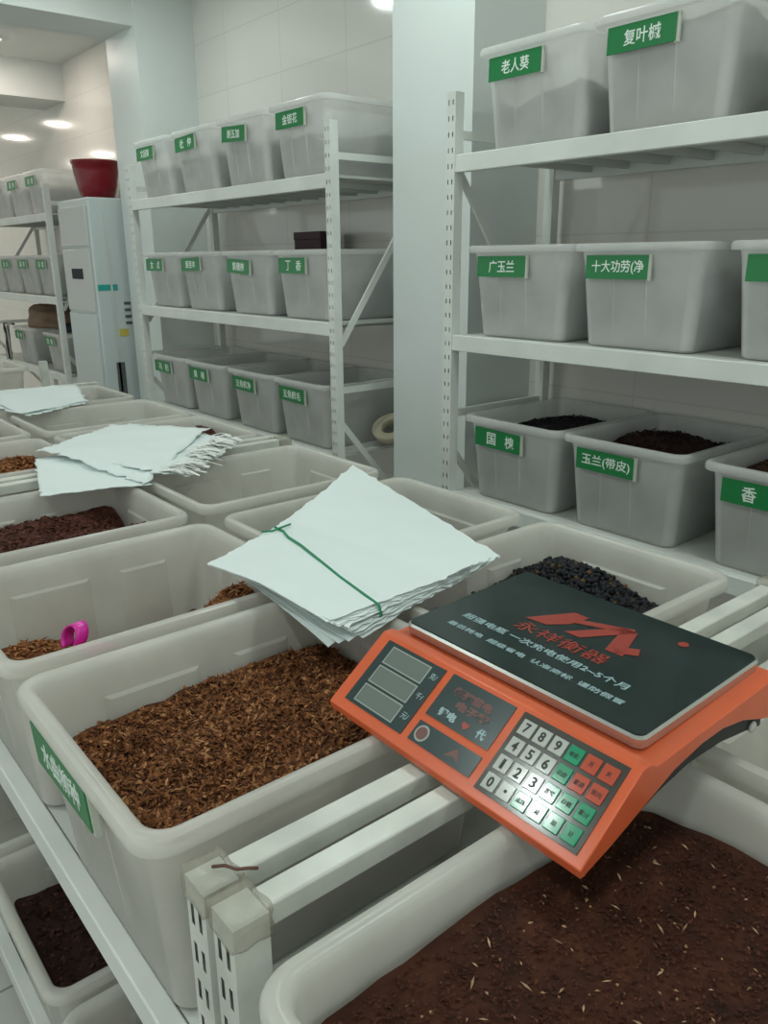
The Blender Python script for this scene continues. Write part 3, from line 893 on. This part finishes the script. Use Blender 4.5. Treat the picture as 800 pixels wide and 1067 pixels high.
# frayed translucent bag mouths that hang from the far right edge of the pile
bm = bmesh.new(); rq = random.Random(9)
for k in range(110):
    t = rq.random()
    x, y = -2.035 + (-2.36 + 2.035) * t - 2.45 * -1, .93 + (1.27 - .93) * t - .95
    a = rq.uniform(-.5, .5); ln = rq.uniform(.03, .085); wd = rq.uniform(.005, .012)
    p0 = Vector((x + rq.uniform(-.05, .0), y + rq.uniform(-.05, 0), .030 + rq.uniform(-.008, .01)))
    d = Vector((.75 + a * .4, .55 - a * .5, rq.uniform(-.12, .08))).normalized()
    s = Vector((-.55, .75, rq.uniform(-.25, .25))).normalized()
    m_ = p0 + d * ln * .5 + Vector((0, 0, .006)); e_ = p0 + d * ln + Vector((0, 0, -.002))
    vv = [bm.verts.new(q) for q in (p0 - s * wd, p0 + s * wd, m_ + s * wd, m_ - s * wd, e_ + s * wd * .6, e_ - s * wd * .6)]
    bm.faces.new((vv[0], vv[1], vv[2], vv[3])); bm.faces.new((vv[3], vv[2], vv[4], vv[5]))
o = obj('frayed_fringe', bm, M['frayed'], pp); s_ = o.modifiers.new('solid', 'SOLIDIFY'); s_.thickness = .0012
paper_pile('crumpled_paper', (-3.7, 1.05, RIMZ), [
    ([(-4.1, .78), (-3.37, .90), (-3.52, 1.22), (-4.05, 1.26)], .010, lambda u, v: .004, (.02, .02, .02, .02)),
    ([(-4.1, .80), (-3.36, .915), (-3.50, 1.20), (-3.98, 1.33)], .018, lambda u, v: .016 * math.sin(u * 4), (.02, .03, .03, .02)),
], 'white paper sheets on the bins at the far end, left edge', 70)

# ------------------------------------------------------------------ price scale
XC = -.601
s0 = empty('price_scale', (XC, .565, RIMZ))
tag(s0, 'orange electronic price scale with dark platter, standing on the rims', 'scale')
hw = .2135
def prof_extrude(prof, x0, x1):
    bm = bmesh.new()
    A = [bm.verts.new((x0, y, z)) for y, z in prof]; B = [bm.verts.new((x1, y, z)) for y, z in prof]
    n = len(prof)
    for k in range(n): bm.faces.new((A[k], A[(k + 1) % n], B[(k + 1) % n], B[k]))
    bm.faces.new(A[::-1]); bm.faces.new(B)
    return bm
FT, PT = (0.0, .0125), (.098, .087)         # panel front edge, panel top edge (y, z)
arch = [(.002, .0015), (.05, .016), (.10, .035), (.16, .058), (.215, .068), (.26, .069), (.31, .060), (.365, .040), (.388, .036)]
prof = arch + [(.392, .092), (.39, .094), (.125, .080), (.112, .087), PT, FT]
obj('housing', prof_extrude(prof, -hw, hw), M['orange'], s0, bevel=.006)
ch = [(.03, .006), (.08, .018), (.14, .036), (.20, .046), (.27, .044), (.33, .034), (.37, .026), (.37, .05), (.30, .066), (.18, .060), (.10, .034), (.03, .010)]
obj('chassis', prof_extrude(ch, -hw + .006, hw - .006), M['chassis'], s0)
for fx in (-.105, .142):
    bm = bmesh.new(); lathe(bm, [(.011, .0005), (.0125, .002), (.0125, .012), (.006, .014), (.006, .045)], 20); f = obj('foot', bm, M['chassis'], s0, smooth=True); f.location = (fx, .355, 0)
for fx in (-.108, .150):
    bm = bmesh.new(); lathe(bm, [(.011, .0005), (.0125, .002), (.0125, .010), (.006, .011), (.006, .02)], 20); f = obj('foot', bm, M['chassis'], s0, smooth=True); f.location = (fx, .07, 0)
bm = bmesh.new(); bmesh.ops.create_uvsphere(bm, u_segments=12, v_segments=8, radius=.008); sw = obj('screw', bm, M['key_white'], s0, smooth=True); sw.location = (hw - .004, .345, .035); sw.scale = (.5, 1, 1)
# platter
plt_ = empty('platter_root'); plt_.parent = s0
bpy.data.objects.remove(plt_)
PM = Matrix.Translation((-.0055, .127, .0985)) @ Matrix.Rotation(math.radians(2.4), 4, 'X')
PW, PD = .392, .262
bm = bmesh.new()
def rl(i, z, r): return [(x, y, z) for x, y in rrect(-PW / 2 + i, PW / 2 - i, i, PD - i, r)]
loft(bm, [rl(.006, -.019, .008), rl(.001, -.016, .012), rl(0, -.004, .013), rl(.0025, -.0008, .011)])
pl = obj('platter', bm, M['steel'], s0); pl.matrix_local = PM
bm = bmesh.new(); loft(bm, [rl(.0028, -.001, .011), rl(.004, .0008, .010)])
pf = obj('platter_film', bm, M['platter'], pl)
bm = bx(-.14, .14, .05, .22, -.034, -.0185); obj('platter_support', bm, M['chassis'], pl)
# printing on the platter
def T(x, y, z=.0012): return Matrix.Translation((x, y, z))
bm = bmesh.new()
def poly(pts, z=.0012, th=.0003):
    A = [bm.verts.new((x, y, z)) for x, y in pts]; B = [bm.verts.new((x, y, z + th)) for x, y in pts]
    n = len(pts)
    bm.faces.new(A[::-1]); bm.faces.new(B)
    for k in range(n): bm.faces.new((A[k], A[(k + 1) % n], B[(k + 1) % n], B[k]))
lx, ly = .002, .130
# two peaks drawn as thick strokes with a flat arrow foot
poly([(lx - .085, ly), (lx - .045, ly + .062), (lx - .020, ly + .062), (lx - .028, ly + .028), (lx - .05, ly + .004)])
poly([(lx - .024, ly + .050), (lx + .044, ly + .078), (lx + .052, ly + .066), (lx - .026, ly + .036)])
poly([(lx - .020, ly + .006), (lx + .030, ly + .072), (lx + .052, ly + .072), (lx + .005, ly + .006)])
poly([(lx + .030, ly + .072), (lx + .052, ly + .072), (lx + .075, ly + .004), (lx + .048, ly + .004)])
poly([(lx + .052, ly + .020), (lx + .080, ly + .036), (lx + .088, ly + .020), (lx + .062, ly + .004)])
obj('emblem', bm, M['redink'], pf)
bm = bmesh.new(); bm.verts.ensure_lookup_table()
cpts = [(.112 + .007 * math.cos(k * .3927), .218 + .007 * math.sin(k * .3927)) for k in range(16)]
poly(cpts); obj('red_dot', bm, M['redink'], pf)
lettering('永祥衡器', .03, M['redink'], pf, T(lx - .006, ly - .020), .0, fit=(.15, .026))
lettering('超强电瓶 一次充电使用2~5个月', .02, M['blueink'], pf, T(-.012, .076), .0001, fit=(.275, .014))
lettering('最低耗电  超级省电  认准商标  谨防假冒', .014, M['blueink'], pf, T(-.004, .044), .0001, fit=(.29, .010))
# control panel on the slope
sl = math.atan2(PT[1] - FT[1], PT[0] - FT[0])
LS = math.hypot(PT[1] - FT[1], PT[0] - FT[0])
SM = Matrix.Translation((-hw, FT[0], FT[1])) @ Matrix.Rotation(sl, 4, 'X')
W2 = 2 * hw
cp = link(bpy.data.objects.new('control_panel', None), s0); cp.matrix_local = SM; cp.empty_display_size = .02
def slab(name, u0, u1, v0, v1, m, parent, h0=0.0002, h1=.0012, bevel=0):
    return obj(name, bx(u0 * W2, u1 * W2, v0 * LS, v1 * LS, h0, h1), m, parent, bevel=bevel)
dp = slab('display_window', .05, .322, .12, .94, M['panel'], cp)
for k in range(3):
    a = .16 + k * .255
    r1 = slab('readout', .085, .268, a, a + .225, M['lcd_line'], dp, .0011, .0016)
    slab('readout_glass', .090, .263, a + .014, a + .211, M['lcd'], r1, .0015, .0020)
    lettering('元千克'[k] + '/', .008, M['blueink'], dp, Matrix.Translation((.296 * W2, (a + .14) * LS, .0014)), fit=(.012, .009))
bp = slab('brand_window', .352, .603, .44, .95, M['panel'], cp)
lettering('超强蓄电', .02, M['redink_dim'], bp, Matrix.Translation((0.467 * W2, .80 * LS, .0013)), .001, fit=(.065, .012))
lettering('电子秤', .02, M['redink_dim'], bp, Matrix.Translation((0.492 * W2, .68 * LS, .0013)), .001, fit=(.055, .012))
lettering('锂电', .014, M['blueink'], bp, Matrix.Translation((0.422 * W2, .54 * LS, .0013)), .0005, fit=(.030, .012))
lettering('♥', .012, M['redink'], bp, Matrix.Translation((0.497 * W2, .53 * LS, .0013)), .0003, fit=(.012, .009))
lettering('代', .014, M['blueink'], bp, Matrix.Translation((0.557 * W2, .54 * LS, .0013)), .0005, fit=(.014, .013))
lw = slab('logo_window', .352, .603, .13, .36, M['panel'], cp)
bm = bmesh.new()
poly([(.387 * W2 + .011 * math.cos(k * .3), .245 * LS + .011 * math.sin(k * .3)) for k in range(21)], .0012)
obj('round_mark', bm, M['lcd_line'], lw)
bm = bmesh.new()
poly([(.387 * W2 + .0085 * math.cos(k * .3), .245 * LS + .0085 * math.sin(k * .3)) for k in range(21)], .0016)
obj('round_mark_centre', bm, M['redink_dim'], lw)
bm = bmesh.new(); poly([(.492 * W2, .18 * LS), (.522 * W2, .31 * LS), (.552 * W2, .18 * LS), (.522 * W2, .22 * LS)], .0012); obj('peak_mark', bm, M['redink_dim'], lw)
kp = slab('keypad', .632, .972, .09, .955, M['keypad'], cp)
rows_ = ['789', '456', '123', '0.']
cols_ = [['wwwgrr'], ['wwwgrr'], ['wwwggg'], ['wwgggg']]
ku, kv = .318 / 6, .80 / 4
gl = {(0, 3): '单价', (1, 3): '去皮', (2, 3): '置零', (2, 4): '存储', (2, 5): '累计', (3, 2): '清除', (3, 3): '减', (3, 4): '加', (3, 5): '计', (0, 4): '开', (0, 5): '关', (1, 4): '累清', (1, 5): '背光'}
for r_ in range(4):
    for c_ in range(6):
        kind = cols_[r_][0][c_]
        u_, v_ = .643 + c_ * ku, .905 - (r_ + 1) * kv + .006
        key = obj('key', bx((u_ + .004) * W2, (u_ + ku - .004) * W2, (v_ + .02) * LS, (v_ + kv - .02) * LS, .0011, .0028), M[{'w': 'key_white', 'g': 'key_green', 'r': 'key_red'}[kind]], kp, bevel=.0008)
        cxy = ((u_ + ku / 2) * W2, (v_ + kv / 2) * LS, .0029)
        if kind == 'w':
            ch_ = rows_[r_][c_]
            lettering(ch_, .014, M['darkink'], key, Matrix.Translation(cxy), .0003, fit=(.0075, .0125) if ch_ not in '.1' else ((.004, .0125) if ch_ == '1' else (.004, .004)))
        else:
            lettering(gl[(r_, c_)], .008, M['darkink'], key, Matrix.Translation(cxy), .0, fit=(.0125 if len(gl[(r_, c_)]) > 1 else .006, .006))

# ------------------------------------------------------------------ ceiling lamps, one of them added to brighten the alcove
for i, (x, y, cool) in enumerate(LAMPS):
    t = empty('ceiling_light', (x, y, CEIL))
    tag(t, 'round recessed ceiling lamp', 'ceiling lamp', 'round ceiling lamps')
    bm = bmesh.new(); lathe(bm, [(.081, -.012), (.095, -.012), (.10, -.006), (.10, 0)], 32); obj('frame', bm, M['rack'], t)
    bm = bmesh.new(); lathe(bm, [(.08, -.016), (.08, -.0125)], 32); obj('diffuser', bm, M['lamp_on'] if cool else M['lamp_warm'], t)
